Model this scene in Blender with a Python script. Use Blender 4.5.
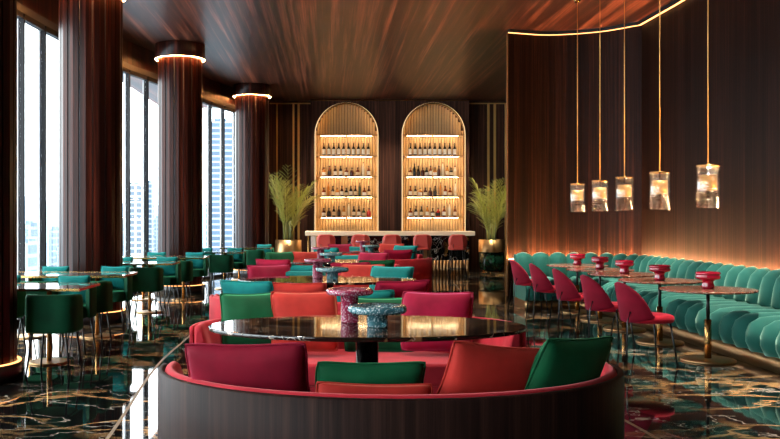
import bpy, math, random
from mathutils import Vector, Matrix
PI = math.pi
sc = bpy.context.scene
for o in list(bpy.data.objects): bpy.data.objects.remove(o)
COL = sc.collection

# ---------------------------------------------------------------- camera, world, exposure
cd = bpy.data.cameras.new('camera'); cam = bpy.data.objects.new('camera', cd); COL.objects.link(cam)
cam.location = (0, 0, 1.4); cam.rotation_euler = (PI/2, 0, 0)
cd.sensor_width = 36; cd.lens = 880/780*36; cd.shift_x = 62/780; cd.shift_y = 0.0
cd.clip_start = 0.05; cd.clip_end = 4000
sc.camera = cam
w = bpy.data.worlds.new('world'); sc.world = w; w.use_nodes = True
wn = w.node_tree.nodes; wl = w.node_tree.links
bg = wn['Background']
g_tc = wn.new('ShaderNodeTexCoord'); g_sp = wn.new('ShaderNodeSeparateXYZ'); g_rp = wn.new('ShaderNodeValToRGB')
wl.new(g_tc.outputs['Generated'], g_sp.inputs[0]); wl.new(g_sp.outputs['Z'], g_rp.inputs[0]); wl.new(g_rp.outputs[0], bg.inputs[0])
g_rp.color_ramp.elements[0].position = 0.0; g_rp.color_ramp.elements[0].color = (0.80, 0.91, 1.0, 1)
g_rp.color_ramp.elements[1].position = 0.10; g_rp.color_ramp.elements[1].color = (0.90, 0.97, 1.0, 1)
bg.inputs[1].default_value = 9.5
vs = sc.view_settings
sc.display_settings.display_device = 'sRGB'
vs.view_transform = 'Standard'; vs.look = 'None'; vs.gamma = 1.0; vs.use_curve_mapping = False
vs.exposure = 0.1
cy = sc.cycles
cy.max_bounces = 8; cy.diffuse_bounces = 3; cy.glossy_bounces = 5; cy.transmission_bounces = 6; cy.transparent_max_bounces = 12
cy.sample_clamp_indirect = 4.0; cy.caustics_reflective = False; cy.caustics_refractive = False; cy.blur_glossy = 0.5

AXS = (.515, 2.937)
def spot(name, loc, power, color=(1, .72, .45), size=70, blend=.8, radius=.08, aim=None):
    l = bpy.data.lights.new(name, 'SPOT'); l.energy = power; l.color = color
    l.spot_size = math.radians(size); l.spot_blend = blend; l.shadow_soft_size = radius
    o = bpy.data.objects.new(name, l); COL.objects.link(o); o.location = loc
    if aim: o.rotation_euler = (Vector(aim)-Vector(loc)).to_track_quat('-Z', 'Y').to_euler()
    return o
# spots added under the ceiling as fill light, no fittings modelled
for k, (x, y) in enumerate([(.25, 7.3), (.0, 11.3), (.2, 15.3), (.9, 19.2)]):
    spot('ceiling_fill_spot', (x, y, 4.72), 620, (1, .86, .72), 66)
for k, (x, y) in enumerate([(4.0, 8.0), (4.0, 10.2), (4.0, 12.4), (3.4, 13.5), (4.0, 6.2)]):
    spot('ceiling_fill_spot', (x, y, 4.72), 1700, (1, .90, .76), 40)  # added spots that brighten the bench
for k, (x, y) in enumerate([(-1.0, 22.2), (4.3, 22.6)]):
    spot('ceiling_fill_spot', (x, y, 4.72), 1700, (1, .90, .66), 44)  # added spots that brighten the palms
spot('ceiling_fill_spot', (-1.2, 5.4, 4.72), 260, (1, .9, .8), 60)  # extra spot added to lift the foreground cushions
for x in AXS:
    spot('shelf_fill_spot', (x, 21.2, 4.72), 420, (1, .84, .62), 44, aim=(x, 24.6, 2.5))  # added spot that brightens the bottle fronts and labels
for k, (x, y) in enumerate([(.0, 21.1), (1.7, 21.1), (3.3, 21.1), (-.3, 23.9), (1.73, 23.9), (3.75, 23.9)]):
    spot('ceiling_fill_spot', (x, y, 4.72), (300 if y < 22 else 260), (1, .76, .52), 60)  # added fill for the counter, stools and back wall

# ---------------------------------------------------------------- node helpers and materials
def new_mat(name):
    m = bpy.data.materials.new(name); m.use_nodes = True
    return m, m.node_tree.nodes, m.node_tree.links, m.node_tree.nodes['Principled BSDF']
def lin(c):
    return tuple(((v/255)/12.92 if v/255 <= .04045 else (((v/255)+.055)/1.055)**2.4) for v in c)+(1,)
def plain(name, col, rough=.5, metal=0, spec=.5, sheen=0, sheen_tint=None, coat=0, emis=None, estr=0, trans=0, ior=1.5):
    m, n, l, b = new_mat(name)
    b.inputs['Base Color'].default_value = tuple(col[:3])+(1,)
    b.inputs['Roughness'].default_value = rough; b.inputs['Metallic'].default_value = metal
    b.inputs['Specular IOR Level'].default_value = spec; b.inputs['Sheen Weight'].default_value = sheen
    b.inputs['Coat Weight'].default_value = coat; b.inputs['Transmission Weight'].default_value = trans; b.inputs['IOR'].default_value = ior
    if sheen_tint: b.inputs['Sheen Tint'].default_value = tuple(sheen_tint[:3])+(1,); b.inputs['Sheen Roughness'].default_value = .35
    if emis: b.inputs['Emission Color'].default_value = tuple(emis[:3])+(1,); b.inputs['Emission Strength'].default_value = estr
    return m
def tex_coords(n, l, scale, kind='Object', rot=(0, 0, 0)):
    tc = n.new('ShaderNodeTexCoord'); mp = n.new('ShaderNodeMapping')
    mp.inputs['Scale'].default_value = scale; mp.inputs['Rotation'].default_value = rot
    l.new(tc.outputs[kind], mp.inputs[0]); return mp.outputs[0]
def noise(n, l, vec, scale, detail=3, rough=.55, dist=0):
    t = n.new('ShaderNodeTexNoise'); t.inputs['Scale'].default_value = scale; t.inputs['Detail'].default_value = detail
    t.inputs['Roughness'].default_value = rough; t.inputs['Distortion'].default_value = dist
    l.new(vec, t.inputs['Vector']); return t
def ramp(n, l, fac, stops):
    r = n.new('ShaderNodeValToRGB'); e = r.color_ramp.elements
    while len(e) < len(stops): e.new(.5)
    for i, (p, c) in enumerate(stops): e[i].position = p; e[i].color = tuple(c[:3])+(1,)
    l.new(fac, r.inputs[0]); return r.outputs[0]
def mathn(n, l, op, a, b=None):
    x = n.new('ShaderNodeMath'); x.operation = op
    for i, v in enumerate((a, b)):
        if v is None: continue
        if isinstance(v, (int, float)): x.inputs[i].default_value = v
        else: l.new(v, x.inputs[i])
    return x.outputs[0]
def mixc(n, l, fac, a, b):
    x = n.new('ShaderNodeMix'); x.data_type = 'RGBA'
    for s, v in ((x.inputs[0], fac), (x.inputs[6], a), (x.inputs[7], b)):
        if isinstance(v, (int, float)): s.default_value = v
        elif isinstance(v, tuple): s.default_value = tuple(v[:3])+(1,)
        else: l.new(v, s)
    return x.outputs[2]
def wood(name, dark, mid, light, scale, rough=.3, plank=None, coat=.0, spec=.5):
    m, n, l, b = new_mat(name)
    v = tex_coords(n, l, scale)
    a = noise(n, l, v, 1.0, 5, .6); c = noise(n, l, v, 4.3, 4, .65)
    f = mathn(n, l, 'ADD', mathn(n, l, 'MULTIPLY', a.outputs[0], .62), mathn(n, l, 'MULTIPLY', c.outputs[0], .38))
    col = ramp(n, l, f, [(.34, dark), (.5, mid), (.66, light)])
    if plank:
        v2 = tex_coords(n, l, plank); vo = n.new('ShaderNodeTexWhiteNoise'); vo.noise_dimensions = '3D'
        fl = n.new('ShaderNodeVectorMath'); fl.operation = 'FLOOR'; l.new(v2, fl.inputs[0]); l.new(fl.outputs[0], vo.inputs['Vector'])
        k = mathn(n, l, 'ADD', mathn(n, l, 'MULTIPLY', vo.outputs['Value'], .7), .62)
        mv = n.new('ShaderNodeVectorMath'); mv.operation = 'SCALE'; l.new(col, mv.inputs[0]); l.new(k, mv.inputs['Scale']); col = mv.outputs[0]
    l.new(col, b.inputs['Base Color'])
    b.inputs['Roughness'].default_value = rough; b.inputs['Coat Weight'].default_value = coat; b.inputs['Coat Roughness'].default_value = .15
    b.inputs['Specular IOR Level'].default_value = spec
    return m
def marble(name, base, vein_a, vein_b, scale, rough, amount=.5, stretch=(1, 1, 1), base2=None, spec=.5, web=False):
    m, n, l, b = new_mat(name)
    v = tex_coords(n, l, tuple(scale*s for s in stretch))
    wn_ = noise(n, l, v, 1.1, 5, .6)
    ad = n.new('ShaderNodeVectorMath'); ad.operation = 'MULTIPLY_ADD'
    l.new(wn_.outputs['Color'], ad.inputs[0]); ad.inputs[1].default_value = (1.1, 1.1, 1.1); l.new(v, ad.inputs[2])
    n1 = noise(n, l, ad.outputs[0], .9, 4, .62); n2 = noise(n, l, ad.outputs[0], 2.1, 3, .5); nm = noise(n, l, v, .55, 2, .5)
    r1 = mathn(n, l, 'ABSOLUTE', mathn(n, l, 'SUBTRACT', n1.outputs[0], .5)); r2 = mathn(n, l, 'ABSOLUTE', mathn(n, l, 'SUBTRACT', n2.outputs[0], .47))
    if web:
        vr = n.new('ShaderNodeTexVoronoi'); vr.feature = 'DISTANCE_TO_EDGE'; vr.inputs['Scale'].default_value = 1.5; l.new(ad.outputs[0], vr.inputs['Vector'])
        r1 = mathn(n, l, 'MULTIPLY', vr.outputs['Distance'], mathn(n, l, 'ADD', mathn(n, l, 'MULTIPLY', n1.outputs[0], 1.6), -.35))
        r1 = mathn(n, l, 'ABSOLUTE', r1)
    def fade(x, w_):
        mr = n.new('ShaderNodeMapRange'); mr.inputs[1].default_value = w_*.25; mr.inputs[2].default_value = w_; mr.inputs[3].default_value = 1; mr.inputs[4].default_value = 0
        l.new(x, mr.inputs[0]); return mr.outputs[0]
    mk = n.new('ShaderNodeMapRange'); mk.inputs[1].default_value = .62-.3*amount; mk.inputs[2].default_value = .72-.3*amount
    l.new(nm.outputs[0], mk.inputs[0])
    va = mathn(n, l, 'MULTIPLY', fade(r1, .024), mk.outputs[0]); vb = mathn(n, l, 'MULTIPLY', fade(r2, .009), .55)
    c0 = base
    if base2: c0 = ramp(n, l, n2.outputs[0], [(.4, base), (.65, base2)])
    vc = mixc(n, l, noise(n, l, v, 6, 2).outputs[0], vein_a, tuple(x*.35 for x in vein_a[:3]))
    c1 = mixc(n, l, va, c0, vc); c2 = mixc(n, l, vb, c1, vein_b)
    l.new(c2, b.inputs['Base Color']); b.inputs['Roughness'].default_value = rough; b.inputs['Specular IOR Level'].default_value = spec
    return m
def velvet(name, rgb, tint, amp=.25):
    m, n, l, b = new_mat(name)
    v = tex_coords(n, l, (1, 1, 1)); a = noise(n, l, v, 5, 3)
    c = lin(rgb); d = tuple(x*(1-amp*1.4) for x in c[:3])
    l.new(ramp(n, l, a.outputs[0], [(.3, d), (.65, c)]), b.inputs['Base Color'])
    b.inputs['Roughness'].default_value = .75; b.inputs['Specular IOR Level'].default_value = .15
    b.inputs['Sheen Weight'].default_value = .55; b.inputs['Sheen Roughness'].default_value = .35
    b.inputs['Sheen Tint'].default_value = lin(tint)
    f = noise(n, l, v, 260, 2); bm = n.new('ShaderNodeBump'); bm.inputs['Strength'].default_value = .06; bm.inputs['Distance'].default_value = .003
    l.new(f.outputs[0], bm.inputs['Height']); l.new(bm.outputs[0], b.inputs['Normal'])
    return m
def emit(name, col, strength):
    m, n, l, b = new_mat(name); n.remove(b); e = n.new('ShaderNodeEmission'); e.inputs[0].default_value = tuple(col)+(1,); e.inputs[1].default_value = strength
    l.new(e.outputs[0], n['Material Output'].inputs[0]); return m
def pane_mat(name, tint, gloss=1.0):
    m, n, l, b = new_mat(name); n.remove(b)
    t = n.new('ShaderNodeBsdfTransparent'); t.inputs[0].default_value = tuple(tint)+(1,)
    g = n.new('ShaderNodeBsdfGlossy'); g.inputs['Roughness'].default_value = .02
    f = n.new('ShaderNodeLayerWeight'); f.inputs[0].default_value = .5; mx = n.new('ShaderNodeMixShader')
    l.new(mathn(n, l, 'ADD', mathn(n, l, 'MULTIPLY', mathn(n, l, 'POWER', f.outputs['Facing'], 5), .45), .03), mx.inputs[0]); l.new(t.outputs[0], mx.inputs[1]); l.new(g.outputs[0], mx.inputs[2]); l.new(mx.outputs[0], n['Material Output'].inputs[0]); return m
def speckled_glass(name, col, fleck, see=.45, rough=.12, scale=90):
    m, n, l, b = new_mat(name)
    v = tex_coords(n, l, (1, 1, 1)); vo = n.new('ShaderNodeTexVoronoi'); vo.inputs['Scale'].default_value = scale; l.new(v, vo.inputs['Vector'])
    fk = ramp(n, l, vo.outputs['Distance'], [(.0, fleck), (.28, fleck), (.42, col)]); l.new(fk, b.inputs['Base Color'])
    b.inputs['Roughness'].default_value = rough; b.inputs['Transmission Weight'].default_value = see; b.inputs['IOR'].default_value = 1.35
    b.inputs['Specular IOR Level'].default_value = .6; b.inputs['Coat Weight'].default_value = .4; b.inputs['Coat Roughness'].default_value = .03
    return m
def facade(name, wall, glass, sx, sz, rough=.5):
    m, n, l, b = new_mat(name)
    v = tex_coords(n, l, (1, 1, 1)); br = n.new('ShaderNodeTexBrick'); br.offset = 0
    sp = n.new('ShaderNodeSeparateXYZ'); l.new(v, sp.inputs[0]); cb = n.new('ShaderNodeCombineXYZ')
    l.new(mathn(n, l, 'ADD', sp.outputs[0], mathn(n, l, 'MULTIPLY', sp.outputs[1], .93)), cb.inputs[0]); l.new(sp.outputs[2], cb.inputs[1]); l.new(cb.outputs[0], br.inputs[0])
    br.inputs['Scale'].default_value = 1; br.inputs['Brick Width'].default_value = sx; br.inputs['Row Height'].default_value = sz; br.inputs['Mortar Size'].default_value = sz*.16; br.inputs['Mortar Smooth'].default_value = .1
    br.inputs['Color1'].default_value = tuple(glass)+(1,); br.inputs['Color2'].default_value = tuple(x*.75 for x in glass)+(1,); br.inputs['Mortar'].default_value = tuple(wall)+(1,)
    l.new(br.outputs[0], b.inputs['Base Color']); b.inputs['Roughness'].default_value = rough; return m

M = {}
M['wall'] = wood('dark_wall_veneer', lin((12, 6, 4)), lin((24, 12, 8)), lin((50, 26, 18)), (30, 30, .35), .5, (9, 9, .001), spec=.06)
M['wall_far'] = wood('far_wall_veneer', lin((30, 18, 14)), lin((62, 37, 28)), lin((108, 68, 50)), (30, 30, .35), .5, (7, 7, .001), spec=.2)
M['column'] = wood('rosewood_column', lin((16, 6, 4)), lin((38, 14, 9)), lin((84, 34, 21)), (14, 14, .3), .34, spec=.16)
M['ceiling'] = wood('ceiling_planks', lin((14, 7, 5)), lin((56, 28, 20)), lin((150, 84, 60)), (9, .12, 9), .38, (5, .001, .001), spec=.5)
M['sofa_wood'] = wood('sofa_veneer', lin((22, 12, 10)), lin((38, 22, 18)), lin((56, 35, 28)), (30, 30, .5), .5, spec=.1)
M['slat'] = wood('oak_slat', lin((188, 148, 104)), lin((208, 170, 122)), lin((226, 192, 142)), (30, 30, .6), .5)
M['floor'] = marble('black_gold_marble', (.0035, .004, .004), lin((192, 148, 98)), lin((190, 180, 165)), .8, .035, .72, (.8, 1.35, 1), spec=.5, web=True)
M['bar_marble'] = marble('bar_marble', (.005, .005, .005), lin((200, 140, 50)), lin((215, 210, 200)), 1.0, .08, .55)
M['green_marble'] = marble('green_marble', (.004, .02, .012), lin((40, 110, 80)), lin((60, 120, 95)), 4, .1, .9)
M['top_marble'] = marble('brown_marble_top', (.012, .007, .005), lin((150, 110, 70)), lin((220, 200, 180)), 1.8, .05, .7, (.6, 1.6, 1), spec=.7)
M['pale_top'] = plain('polished_table_top', (.20, .17, .14), .06, spec=1.0, coat=.6)
M['rust_marble'] = marble('rust_marble_top', lin((92, 46, 34)), lin((170, 120, 95)), lin((225, 205, 190)), 5, .14, .9, base2=lin((140, 80, 60)))
M['crimson'] = velvet('crimson_velvet', (128, 10, 36), (255, 110, 150))
M['raspberry'] = velvet('raspberry_velvet', (150, 12, 50), (255, 120, 160))
M['coral'] = velvet('coral_velvet', (176, 46, 38), (255, 150, 120))
M['teal'] = velvet('teal_velvet', (10, 118, 114), (120, 240, 228))
M['green'] = velvet('green_velvet', (10, 82, 48), (120, 230, 160))
M['chair_green'] = velvet('bottle_green_velvet', (9, 72, 46), (90, 220, 160))
M['seat_red'] = velvet('rose_red_velvet', (182, 40, 52), (255, 150, 150))
M['banquette'] = velvet('banquette_velvet', (30, 92, 82), (190, 238, 215), .08)
M['banquette'].node_tree.nodes['Principled BSDF'].inputs['Sheen Weight'].default_value = .9
M['stool_red'] = plain('stool_leather', lin((190, 58, 46)), .4, sheen=.2)
M['brass'] = plain('brass', lin((196, 152, 92)), .24, 1)
M['satin_brass'] = plain('satin_brass', lin((190, 150, 105)), .38, 1)
M['trim_brass'] = plain('trim_brass', lin((226, 178, 104)), .55, .75)
M['inlay'] = plain('inlay_metal', lin((150, 134, 112)), .5, .8)
M['dull_brass'] = plain('dull_brass', lin((120, 86, 52)), .6, .6)
M['black'] = plain('black_metal', (.008, .008, .008), .35, .3)
M['chrome'] = plain('dark_chrome', (.10, .09, .09), .12, 1)
M['frame'] = plain('anodised_frame', (.012, .012, .014), .6, 0, .2)
M['header'] = plain('window_header', lin((52, 54, 60)), .5)
M['groove'] = plain('groove_metal', lin((84, 86, 92)), .35, .3)
M['reveal'] = plain('window_reveal', lin((205, 206, 208)), .4)
M['white_top'] = plain('pale_stone', lin((242, 222, 190)), .3)
M['light_panel'] = plain('pale_panel', lin((226, 212, 196)), .4)
M['led'] = emit('warm_led', (1, .40, .12), 260)
M['led_cove'] = emit('cove_led', (1, .40, .13), 4.5)
M['led_shelf'] = emit('shelf_led', (1, .70, .38), 34)
M['led_arch'] = plain('arch_brass', lin((226, 190, 120)), .22, 1)
M['led_seat'] = emit('bench_led', (1, .50, .20), 500)
M['led_rim'] = emit('arch_rim_led', (1, .66, .32), 14)
M['led_line'] = emit('arch_line_led', (1, .72, .38), 1.5)
M['led_base'] = emit('base_led', (1, .40, .12), 4)
M['pane'] = pane_mat('window_glass', (.97, .99, .99))
M['leaf'] = plain('palm_leaf', lin((176, 176, 84)), .45, spec=.4, sheen=.1)
M['leaf2'] = plain('palm_leaf_pale', lin((214, 206, 120)), .45, spec=.4)
M['stalk'] = plain('palm_stalk', lin((128, 132, 84)), .6)
M['soil'] = plain('soil', (.02, .014, .01), .9)
M['pink_glass'] = speckled_glass('pink_speckled_glass', lin((170, 50, 82)), lin((235, 190, 205)), .35)
M['blue_glass'] = speckled_glass('blue_speckled_glass', lin((70, 125, 135)), lin((215, 235, 238)), .4)
M['red_vase'] = plain('crimson_lacquer', lin((150, 14, 42)), .12, coat=.6)
M['plinth'] = plain('plinth', (.012, .009, .008), .3)

# ---------------------------------------------------------------- mesh helpers
class MB:
    def __init__(s): s.v = []; s.f = []; s.s = []
    def add(s, vs, fs, smooth=False, mat=None):
        o = len(s.v)
        s.v += [tuple(mat @ Vector(p)) for p in vs] if mat is not None else [tuple(p) for p in vs]
        for f in fs: s.f.append([o+i for i in f]); s.s.append(smooth)
        return s
    def box(s, x0, x1, y0, y1, z0, z1, mat=None):
        v = [(x0, y0, z0), (x1, y0, z0), (x1, y1, z0), (x0, y1, z0), (x0, y0, z1), (x1, y0, z1), (x1, y1, z1), (x0, y1, z1)]
        return s.add(v, [(3, 2, 1, 0), (4, 5, 6, 7), (0, 1, 5, 4), (1, 2, 6, 5), (2, 3, 7, 6), (3, 0, 4, 7)], False, mat)
    def loft(s, rings, closed=True, caps=True, smooth=True, loop=False, mat=None):
        n = len(rings[0]); v = [p for r in rings for p in r]; f = []
        R = len(rings)
        for i in range(R if loop else R-1):
            for j in range(n if closed else n-1):
                a, b = i*n+j, i*n+(j+1) % n; c, d = ((i+1) % R)*n+(j+1) % n, ((i+1) % R)*n+j
                f.append((a, b, c, d))
        s.add(v, f, smooth, mat)
        if caps and not loop and closed:
            s.add(rings[0], [tuple(reversed(range(n)))], False, mat); s.add(rings[-1], [tuple(range(n))], False, mat)
        return s
    def lathe(s, prof, seg=32, c=(0, 0, 0), smooth=True, sx=1, sy=1, caps=True):
        rings = [[(c[0]+r*sx*math.cos(2*PI*k/seg), c[1]+r*sy*math.sin(2*PI*k/seg), c[2]+z) for k in range(seg)] for r, z in prof]
        return s.loft(rings, True, caps, smooth)
    def tube(s, pts, r, seg=8, caps=True, loop=False):
        pts = [Vector(p) for p in pts]; rings = []; N = len(pts); up = Vector((0, 0, 1))
        rr = r if isinstance(r, (list, tuple)) else [r]*N
        for i, p in enumerate(pts):
            t = (pts[(i+1) % N]-pts[i-1]) if loop else (pts[min(i+1, N-1)]-pts[max(i-1, 0)])
            t.normalize(); ref = up if abs(t.z) < .95 else Vector((0, 1, 0))
            a = t.cross(ref).normalized(); b = a.cross(t)
            rings.append([tuple(p+(a*math.cos(2*PI*k/seg)+b*math.sin(2*PI*k/seg))*rr[i]) for k in range(seg)])
        return s.loft(rings, True, caps, True, loop)
    def prism(s, poly, z0, z1, smooth=False):
        n = len(poly); v = [(x, y, z0) for x, y in poly]+[(x, y, z1) for x, y in poly]
        s.add(v, [(i, (i+1) % n, n+(i+1) % n, n+i) for i in range(n)], smooth)
        return s.add(v, [tuple(reversed(range(n))), tuple(range(n, 2*n))])
    def build(s, name, m, parent=None, loc=None, rotz=0, bevel=0, seg=2):
        me = bpy.data.meshes.new(name); me.from_pydata(s.v, [], s.f); me.update()
        for p, sm in zip(me.polygons, s.s): p.use_smooth = sm
        import bmesh
        bm = bmesh.new(); bm.from_mesh(me); bmesh.ops.remove_doubles(bm, verts=bm.verts, dist=1e-5)
        bmesh.ops.recalc_face_normals(bm, faces=bm.faces); bm.to_mesh(me); bm.free()
        me.materials.append(m)
        o = bpy.data.objects.new(name, me); COL.objects.link(o)
        if parent: o.parent = parent
        if loc: o.location = loc
        if rotz: o.rotation_euler = (0, 0, rotz)
        if bevel:
            b = o.modifiers.new('bevel', 'BEVEL'); b.width = bevel; b.segments = seg; b.limit_method = 'ANGLE'; b.angle_limit = math.radians(40)
        return o
def tag(o, label, cat, group=None, kind=None):
    if label: o['label'] = label
    if cat: o['category'] = cat
    if group: o['group'] = group
    if kind: o['kind'] = kind
    return o
def thing(name, label, cat, loc=(0, 0, 0), rotz=0, group=None, kind=None):
    o = bpy.data.objects.new(name, None); COL.objects.link(o); o.location = loc; o.rotation_euler = (0, 0, rotz)
    o.empty_display_size = .1
    return tag(o, label, cat, group, kind)
def struct(o): o['kind'] = 'structure'; return o
def dup(root, loc, rotz, label=None, group=None):
    r = root.copy(); COL.objects.link(r); r.location = loc; r.rotation_euler = (0, 0, rotz)
    if label: r['label'] = label
    if group: r['group'] = group
    for ch in list(root.children):
        c = ch.copy(); COL.objects.link(c); c.parent = r
        for g in list(ch.children):
            d = g.copy(); COL.objects.link(d); d.parent = c
    return r
ORD = ['first', 'second', 'third', 'fourth', 'fifth', 'sixth', 'seventh', 'eighth', 'ninth', 'tenth', 'eleventh', 'twelfth']
def catmull(pts, n):
    P = [Vector(p) for p in pts]; P = [2*P[0]-P[1]]+P+[2*P[-1]-P[-2]]; out = []
    for i in range(1, len(P)-2):
        for k in range(n):
            t = k/n; a, b, c, d = P[i-1:i+3]
            out.append(.5*((2*b)+(c-a)*t+(2*a-5*b+4*c-d)*t*t+(3*b-a-3*c+d)*t*t*t))
    return out+[P[-2]]

# ---------------------------------------------------------------- room shell
CEIL = 4.75
struct(MB().box(-5, 7.5, -5.2, 26.5, -.2, 0).build('floor', M['floor']))
struct(MB().box(-5, 7.5, -5.2, 26.5, CEIL, CEIL+.2).build('ceiling', M['ceiling']))
# right wall: a flat run beside the bench, then a shallow curve that turns to face the room
rw = [(5.40, -5.2), (5.38, 8), (5.36, 13.5), (5.31, 14.9)]
cv = [tuple(p.to_2d()) for p in catmull([(5.31, 14.9, 0), (4.77, 15.45, 0), (3.95, 15.72, 0), (3.17, 15.52, 0)], 6)]
path_r = rw+cv[1:]
outer = [(3.25, 15.85), (4.0, 16.1), (6.7, 16.1), (6.7, 25.4), (7.4, 25.4), (7.4, -5.2)]
struct(MB().prism(path_r+outer, 0, CEIL-.002).build('wall_right', M['wall']))
# light cornice along the wall head
def offset_path(p, d):
    out = []
    for i in range(len(p)):
        a = Vector(p[max(i-1, 0)]); b = Vector(p[min(i+1, len(p)-1)]); t = (b-a).normalized(); nrm = Vector((-t.y, t.x)); out.append(tuple(Vector(p[i])+nrm*d))
    return out
pr2 = [p for p in path_r if p[1] > 4]; pr2.insert(0, (5.39, 4.0))
inn = offset_path(pr2, .075); mid = offset_path(pr2, .045); mi2 = offset_path(pr2, .012)
t = struct(thing('trim_1', 'dark cornice with a warm light strip along the head of the right wall', 'light trim'))
MB().prism(pr2+list(reversed(inn)), CEIL-.055, CEIL-.004).prism(offset_path(pr2, .062)+list(reversed(inn)), CEIL-.061, CEIL-.056).build('cornice', M['frame'], t)  # inner lip added to keep the strip's light off the ceiling
MB().prism(mi2+list(reversed(mid)), CEIL-.064, CEIL-.056).build('light_strip', M['led_cove'], t)
t['kind'] = 'structure'
o = struct(MB().box(3.145, 3.17, 15.49, 15.53, .05, CEIL-.08).build('trim_2', M['dull_brass']))
# back wall with two arched niches
Y0, Y1 = 24.5, 25.4
AR = .905; AX = [.515, 2.937]; AZ = 3.752; AB = .25
def arch_pts(cx, r, zc, n=28):
    return [(cx+r*math.cos(PI-PI*k/n), zc+r*math.sin(PI-PI*k/n)) for k in range(n+1)]
mb = MB()
XL, XR, XM = -.49, 3.93, (AX[0]+AX[1])/2
for cx, xa, xb in ((AX[0], XL, XM), (AX[1], XM, XR)):
    ap = arch_pts(cx, AR, AZ)
    n = len(ap); top = [(p[0], CEIL) for p in ap]
    vs_, fs = [], []
    # left and right jambs, sill, spandrels as strips
    mb.add([(xa, Y0, 0), (cx-AR, Y0, 0), (cx-AR, Y0, CEIL), (xa, Y0, CEIL)], [(0, 1, 2, 3)])
    mb.add([(cx+AR, Y0, 0), (xb, Y0, 0), (xb, Y0, CEIL), (cx+AR, Y0, CEIL)], [(0, 1, 2, 3)])
    mb.add([(cx-AR, Y0, 0), (cx+AR, Y0, 0), (cx+AR, Y0, AB), (cx-AR, Y0, AB)], [(0, 1, 2, 3)])
    for k in range(n-1):
        mb.add([(ap[k][0], Y0, ap[k][1]), (ap[k+1][0], Y0, ap[k+1][1]), (ap[k+1][0], Y0, CEIL), (ap[k][0], Y0, CEIL)], [(0, 1, 2, 3)])
    lo = [(cx-AR, AB)]+ap+[(cx+AR, AB)]
    for k in range(len(lo)-1):   # reveal
        a, b = lo[k], lo[k+1]
        mb.add([(a[0], Y0, a[1]), (b[0], Y0, b[1]), (b[0], Y0+.38, b[1]), (a[0], Y0+.38, a[1])], [(0, 1, 2, 3)])
    mb.add([(cx-AR, Y0, AB), (cx+AR, Y0, AB), (cx+AR, Y0+.38, AB), (cx-AR, Y0+.38, AB)], [(0, 1, 2, 3)])
    mb.add([(cx-AR-.1, Y0+.38, 0), (cx+AR+.1, Y0+.38, 0), (cx+AR+.1, Y0+.38, CEIL), (cx-AR-.1, Y0+.38, CEIL)], [(0, 1, 2, 3)])
mb.add([(XL, Y0, 0), (XL, Y0+.38, 0), (XL, Y0+.38, CEIL), (XL, Y0, CEIL)], [(0, 1, 2, 3)])
mb.add([(XR, Y0, 0), (XR, Y0+.38, 0), (XR, Y0+.38, CEIL), (XR, Y0, CEIL)], [(0, 1, 2, 3)])
mb.add([(-2.6, Y0+.38, 0), (XL, Y0+.38, 0), (XL, Y0+.38, CEIL), (-2.6, Y0+.38, CEIL)], [(0, 1, 2, 3)])
mb.add([(XR, Y0+.38, 0), (6.69, Y0+.38, 0), (6.69, Y0+.38, CEIL), (XR, Y0+.38, CEIL)], [(0, 1, 2, 3)])
mb.box(-2.6, 6.69, Y1-.1, Y1, 0, CEIL)
struct(mb.build('wall_back', M['wall_far']))
YT = Y0+.38
for i, (x0, x1, z0, z1) in enumerate([(XL-1.15, XL, CEIL-.085, CEIL-.06), (XR, 5.05, CEIL-.085, CEIL-.06), (4.50, 4.56, 0, CEIL-.09), (4.68, 4.74, 0, CEIL-.09), (4.99, 5.03, 0, CEIL-.09), (-1.46, -1.42, 0, CEIL-.09), (-1.0, -.95, 0, CEIL-.09), (-.86, -.80, 0, CEIL-.09)]):
    struct(MB().box(x0, x1, YT-.05, YT-.002, z0, z1).build('trim_%d' % (i+3), M['trim_brass']))
struct(MB().box(XL, XR, Y0-.02, Y0-.001, CEIL-.045, CEIL-.02).build('trim_11', M['brass']))
# left wall: curved window wall
WP = [(-4.34, -5.2), (-4.32, 2.0), (-4.30, 5.0), (-4.26, 8.4), (-4.18, 11.76), (-4.07, 13.25), (-3.79, 16.2), (-3.44, 17.7), (-2.95, 20.4), (-2.45, 22.2), (-2.0, 23.7), (-1.75, 25.4)]
wpath = [p.to_2d() for p in catmull([(a, b, 0) for a, b in WP], 8)]
HEAD = 4.15
op = offset_path([tuple(p) for p in wpath], .14)
ip = [tuple(p) for p in wpath]
struct(MB().prism(ip+list(reversed(op)), HEAD+.16, CEIL-.002).build('wall_left', M['column']))
struct(MB().prism(offset_path(ip, -.04)+list(reversed(offset_path(ip, .12))), HEAD+.05, HEAD+.159).build('trim_12', M['header']))
def at_y(y):
    for a, b in zip(wpath, wpath[1:]):
        if a.y <= y <= b.y: k = (y-a.y)/(b.y-a.y); return a.lerp(b, k)
    return wpath[-1]
BAYS = [(-5.0, -1.2), (-.4, 3.2), (4.0, 7.2), (8.2, 11.75), (12.4, 16.3), (17.0, 22.0)]
MUL = {3: [8.2, 9.35, 10.5, 11.75], 4: [12.4, 13.7, 15.0, 16.3], 5: [17.0, 18.25, 19.5, 20.75, 22.0]}
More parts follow.
